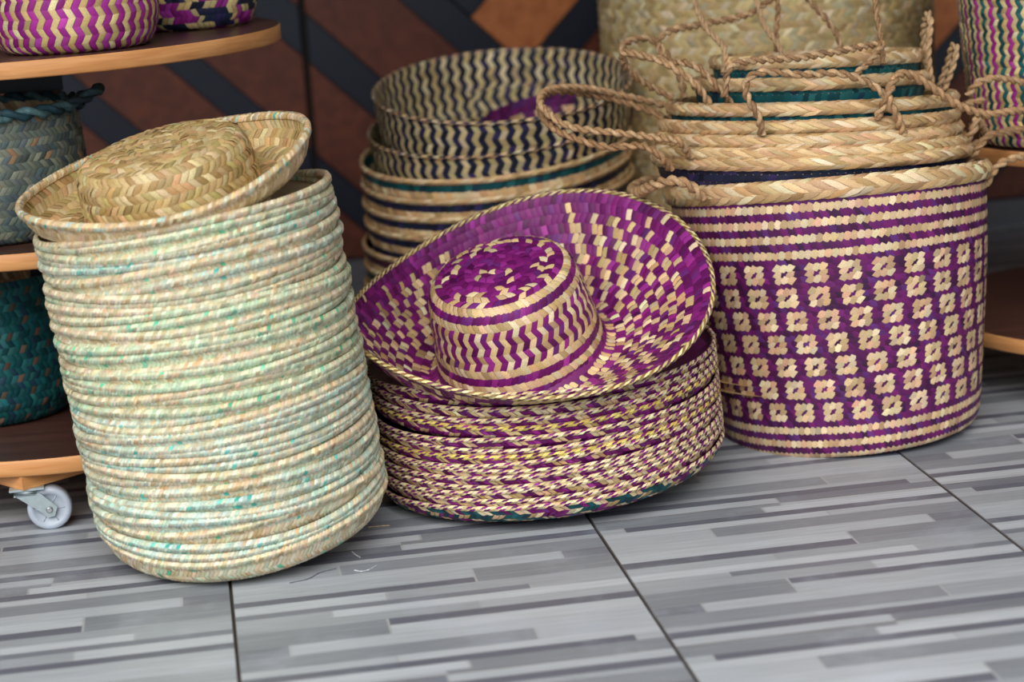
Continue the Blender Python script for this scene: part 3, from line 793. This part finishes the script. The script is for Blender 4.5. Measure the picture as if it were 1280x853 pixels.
# upright ropes at the right and in front of the tall pale basket
add_handle(nest[6], px((1166, 112, 3.0), (1160, 70, 2.99), (1163, 30, 2.99), (1160, 18, 3.0), (1154, 40, 3.02), (1158, 90, 3.03)), .0056)
add_handle(nest[5], px((1180, 112, 3.02), (1190, 86, 3.01), (1196, 62, 3.01), (1190, 58, 3.02), (1184, 80, 3.03), (1172, 112, 3.04)), .0048)
add_handle(nest[6], px((905, 92, 3.0), (905, 60, 3.02), (880, 30, 3.05), (870, -10, 3.08), (905, -40, 3.12), (940, -10, 3.12), (955, 30, 3.1), (975, 60, 3.08), (980, 84, 3.06)), .0048)
add_handle(nest[6], px((1056, 78, 3.12), (1044, 40, 3.12), (1018, 8, 3.12), (990, -20, 3.12), (960, 2, 3.13), (935, 18, 3.12), (880, 30, 3.1), (835, 40, 3.08), (822, 58, 3.08), (835, 84, 3.08)), .0048)
add_handle(nest[6], px((1104, 80, 2.92), (1102, 50, 2.93), (1096, 20, 2.95), (1090, -20, 2.98), (1060, -40, 3.05), (980, -30, 3.1), (972, 20, 3.12), (970, 64, 3.1)), .0046)

# tall pale basket behind
def tall_basket():
    root = empty('basket'); S = Surf([(.235, 0), (.252, .01), (.262, .1), (.272, .35), (.276, .72)], basket_deform((.3, 1.2), .003))
    mb = MB(); shell(mb, S, lin((200, 174, 124)), 96, 16); shell(mb, S, lin((200, 174, 124)), 96, 16, off=-.004)
    ring_rows(mb, S, .0, 1.0, 64, 150, lambda k, J: pick(len(J), [(206, 182, 132), (190, 162, 112), (216, 200, 162), (188, 176, 140)], [4, 3, 2, 1]), .8, h=.0018)
    bt = Surf([(.0001, .002), (.235, 0)]); shell(mb, bt, lin((200, 174, 124)), 60, 2)
    tag(mb.build('woven_wall', STRAW, root), kind='stuff')
    r = rim_braid(None, .277, h=.03, ncol=90).build('rim_braid', STRAW, root); r.location = (0, 0, .735); tag(r, kind='stuff')
    return root
tb = tall_basket(); c = at(957, 60, 3.66); tb.location = (c[0], 3.66, .0005)
tag(tb, 'tall plain straw basket standing behind the nested basket stack', 'basket')

# ------------------------------------------------------------------ stacked bowls
def bowl(kind, r=.208, h=.105):
    root = empty('basket_bowl'); p = rng.uniform(0, 6.28, 2)
    S = Surf([(r * .80, .0), (r * .90, .006), (r * .945, .02), (r * .97, .045), (r * .99, .08), (r, h)], basket_deform(p, .0016))
    full = kind == 'zigzag'
    mb = MB(); dark = lin((120, 106, 92)); shell(mb, S, dark, 96, 12); shell(mb, S, dark, 96, 12, off=-.003)
    bt = Surf([(.0001, .003), (r * .80, .0)]); shell(mb, bt, dark, 60, 3)
    N = 124
    if full:
        cf = lambda k, J: np.where((J % 2 == 0)[:, None], c_navy(len(J)), pick(len(J), [(206, 186, 138), (190, 166, 116), (216, 198, 160)], [3, 2, 1]))
        ring_rows(mb, S, 0, .99, 10, N, cf, .62, h=.0012); ring_rows(mb, S, 0, .99, 10, N, cf, .62, h=.0012, side=-1, lift=.0033)
    else:
        pal = dict(navy=c_navy, teal=c_teal, plum=lambda n: pick(n, [(92, 40, 66), (74, 30, 54)], [1, 1]), green=lambda n: pick(n, [(40, 92, 76), (30, 70, 60)], [1, 1]))[kind]
        ring_rows(mb, S, .1, .97, 9, N, lambda k, J: (pal(len(J)) if k % 2 == 0 else natural(len(J))), .8, h=.0012, saw=.4, oh=1.0)
        ring_rows(mb, S, .6, .97, 3, N, lambda k, J: (pal(len(J)) if k % 2 == 0 else natural(len(J))), .8, h=.0012, side=-1, lift=.0033)
    tag(mb.build('woven_wall', STRAW, root), kind='stuff')
    cfun = (lambda k, J: natural(len(J))) if not full else (lambda k, J: np.where((J % 2 == 0)[:, None], c_navy(len(J)), natural(len(J))))
    tag(rim_binding(S, .0026 if full else .0034, 124, cfun, 3, 1.3, 1.0).build('rim', STRAW, root), kind='stuff')
    return root, S
bk = ['green', 'plum', 'green', 'teal', 'plum', 'navy', 'navy', 'navy', 'teal', 'zigzag', 'zigzag']
brim = [(622, 382.5), (622, 362), (623, 338), (624, 312), (622, 286), (624, 252), (622, 230), (620, 207), (619, 182), (621, 150), (628, 106)]
bpit = [0, 1, 2, 3, 4, 5, 5, 5.5, 6, 8, 10]
bpro = {}
bl = ['lowest woven bowl, green rows, at the foot of the bowl stack behind the hats', 'plum rowed bowl just above the lowest bowl of the stack behind the hats', 'green rowed bowl below the lower teal rimmed bowl behind the purple hat', 'teal rowed bowl between green and plum rimmed bowls behind the purple hat', 'plum rimmed bowl under three navy striped bowls behind the purple hat', 'navy striped bowl resting in the plum rimmed bowl of the stack', 'navy striped bowl in the middle of three navy ones in the stack', 'navy striped bowl directly under the teal rimmed bowl of the stack', 'teal rimmed bowl holding the two zigzag bowls of the stack', 'navy and straw zigzag bowl second from the top of the bowl stack', 'navy and straw zigzag bowl on top of the bowl stack, open mouth']
for i, k in enumerate(bk):
    Y = 3.46
    if k in bpro and k != 'zigzag': o = copy_tree(bpro[k])
    else:
        o, _ = bowl(k, .2135 if i < 9 else .205); bpro[k] = o
    c = at(*brim[i], Y); place(o, c, bpit[i], [0, 0, .5, 1, 2, 3, 3, 3, 3, 2.5, .6][i], rng.uniform(0, 360), .105)
    l = bl[i]
    tag(o, l, 'bowl', 'woven bowls in the stack behind the hats')
# purple flowered bowl lying inside the top bowl
def flower_bowl():
    root = empty('basket_bowl'); r = .125
    S = Surf([(r * .75, 0), (r * .9, .005), (r * .97, .02), (r, .05)]); mb = MB(); shell(mb, S, lin((92, 26, 86)), 72, 8); shell(mb, S, lin((92, 26, 86)), 72, 8, off=-.0025)
    bt = Surf([(.0001, .003), (r * .75, 0)]); shell(mb, bt, lin((92, 26, 86)), 48, 3)
    def cf(k, J):
        n = len(J); b = ((J % 5) < 3) & (k > 0) & (k < 4) & ~((J % 5 == 1) & (k == 2))
        return np.where(b[:, None], natural(n), c_bpurple(n)), np.where(b, .6, -.7)
    ring_rows(mb, S, 0, 1, 6, 80, cf, h=.001); ring_rows(mb, S, 0, 1, 6, 80, cf, h=.001, side=-1, lift=.0028)
    tag(mb.build('woven_wall', STRAW, root), kind='stuff')
    return root
fb = flower_bowl(); tag(fb, 'small purple flowered bowl lying inside the top zigzag bowl', 'bowl')
place(fb, at(692, 147, 3.50), 12, 5, 0, .05)

# ------------------------------------------------------------------ baskets on the stands
def shelf_bowl(r, h, cf, rows, N, prof=None, slant=.62, dark=(180, 112, 130)):
    root = empty('basket_bowl')
    S = Surf(prof or [(r * .74, 0), (r * .86, .004), (r * .95, .02), (r, .05), (r * .99, h)]); mb = MB(); shell(mb, S, lin(dark), 84, 12); shell(mb, S, lin(dark), 84, 12, off=-.003)
    bt = Surf([(.0001, .002), (S.p[0, 0], 0)]); shell(mb, bt, lin(dark), 48, 3)
    ring_rows(mb, S, 0, 1, rows, N, cf, slant, h=.0014)
    ring_rows(mb, S, .4, 1, max(2, rows // 2), N, lambda k, J: natural(len(J)), slant, h=.001, side=-1, lift=.0033)
    tag(mb.build('woven_wall', STRAW, root), kind='stuff'); return root, S
Z3, Z2, Z1 = LEV[2] + .0008, LEV[1] + .0008, LEV[0] + .0008
zz = lambda pal, nat: (lambda k, J: np.where((J % 2 == 0)[:, None], pal(len(J)), nat(len(J))))
c_mag = lambda n: pick(n, [(160, 40, 140), (142, 32, 122), (176, 60, 158)], [3, 2, 1])
c_nat2 = lambda n: pick(n, [(212, 188, 132), (196, 168, 110), (222, 204, 156)], [3, 2, 1])
o, _ = shelf_bowl(.108, .115, zz(c_mag, c_nat2), 11, 72); c = at(97, 56, 2.86); o.location = (c[0], 2.86, Z3)
tag(o, 'magenta and straw zigzag bowl on the top disc of the display stand', 'bowl')
def patch(k, J):
    n = len(J); t = J / n
    a = np.sin(t * 40 + k * 1.3) + .6 * np.sin(t * 23 - k * .8)
    return np.where((a > .5)[:, None], c_mag(n), np.where((a > -.35)[:, None], c_nat2(n), c_navy(n)))
o, _ = shelf_bowl(.095, .11, patch, 12, 66, dark=(34, 38, 66)); c = at(240, 30, 3.12); o.location = (c[0], 3.12, Z3)
tag(o, 'navy basket with magenta and yellow patches on the top disc', 'basket')
# grey teal basket on the middle disc with a braided rim
def grey_cf(k, J): return pick(len(J), [(98, 106, 96), (84, 94, 90), (116, 120, 104), (140, 110, 80), (74, 88, 92)], [4, 3, 2.5, .5, 2])
o, S = shelf_bowl(.123, .168, grey_cf, 18, 92, [(.10, 0), (.114, .006), (.121, .03), (.123, .08), (.120, .13), (.118, .163)], .9, (94, 102, 96))
c = at(-8, 240, 2.87); o.location = (c[0], 2.88, Z2)
tag(o, 'grey green woven basket with teal braided rim on the middle disc', 'basket')
rb = MB(); a_ = np.linspace(0, 2 * math.pi, 60)
rope(rb, [(.122 * math.cos(q),   .122 * math.sin(q), .166) for q in a_], .0068, 18, 2, ((56, 92, 100), (84, 116, 120), (40, 70, 80)))
rb.build('rim_braid', ROPE, o)
rb = MB(); rope(rb, [(.11, -.05, .166), (.135, -.03, .174), (.15, 0, .182), (.14, .03, .178), (.115, .04, .168)], .006, 18, 2, ((40, 56, 64), (60, 84, 90)))
rb.build('handle', ROPE, o)
def teal_cf(k, J):
    n = len(J); m = (((J + k) % 5 == 0) & (k % 2 == 0))
    return np.where(m[:, None], pick(n, [(110, 86, 72), (92, 76, 66)], [1, 1]), c_teal(n))
o, _ = shelf_bowl(.122, .2, teal_cf, 22, 92, dark=(22, 84, 88)); c = at(-22, 400, 2.99); o.location = (c[0], 2.99, Z1)
tag(o, 'dark teal woven basket with brown flecks on the lowest disc', 'basket')
# right stand: three coloured zigzag basket
def tri(k, J):
    n = len(J); q = J % 4
    return np.where((q == 1)[:, None], c_mag(n), np.where((q == 3)[:, None], c_teal(n), c_nat2(n)))
o, _ = shelf_bowl(.14, .24, tri, 30, 116, [(.10, 0), (.112, .005), (.12, .03), (.13, .12), (.14, .24)], .62, (150, 120, 120)); c = at(1322, 110, 3.10); o.location = (c[0], 3.10, Z2)
tag(o, 'tall purple, teal and straw zigzag basket on the far stand', 'basket')

# ------------------------------------------------------------------ loose scraps on the floor
def ground(u, v, z=.0009):
    d = C_F + C_R * (u - CX) / F_PX - C_U * (v - CY) / F_PX
    return CAM + d * (z - CAM[2]) / d[2]
for nm, lb, ct, pts, rad, cc in (
        ('thread', 'dark grey thread lying on the tile in front of the hat stacks', 'thread', [(362, 729), (385, 724), (400, 716), (420, 711)], .0005, (100, 100, 112)),
        ('straw_scrap', 'short pale straw scrap lying straight on the tile by the purple stack', 'straw', [(460, 659.5), (474, 658), (487, 657)], .0007, (196, 172, 140)),
        ('straw_scrap', 'tiny white fibre on the tile between the two hat stacks', 'straw', [(440, 690), (445, 694), (450, 697)], .0006, (214, 214, 214)),
        ('straw_scrap', 'curled white fibre on the tile in front of the purple stack', 'straw', [(443, 713), (452, 714.5), (462, 712), (471, 707)], .0005, (206, 208, 214))):
    P = [ground(*p) for p in pts]; o = empty(nm, P[0]); mb = MB()
    rope(mb, [p - P[0] for p in P], rad, 60, 2, (cc,), 5); bpy.data.objects.remove(o)
    o = mb.build(nm, ROPE); o.location = P[0]; tag(o, lb, ct)
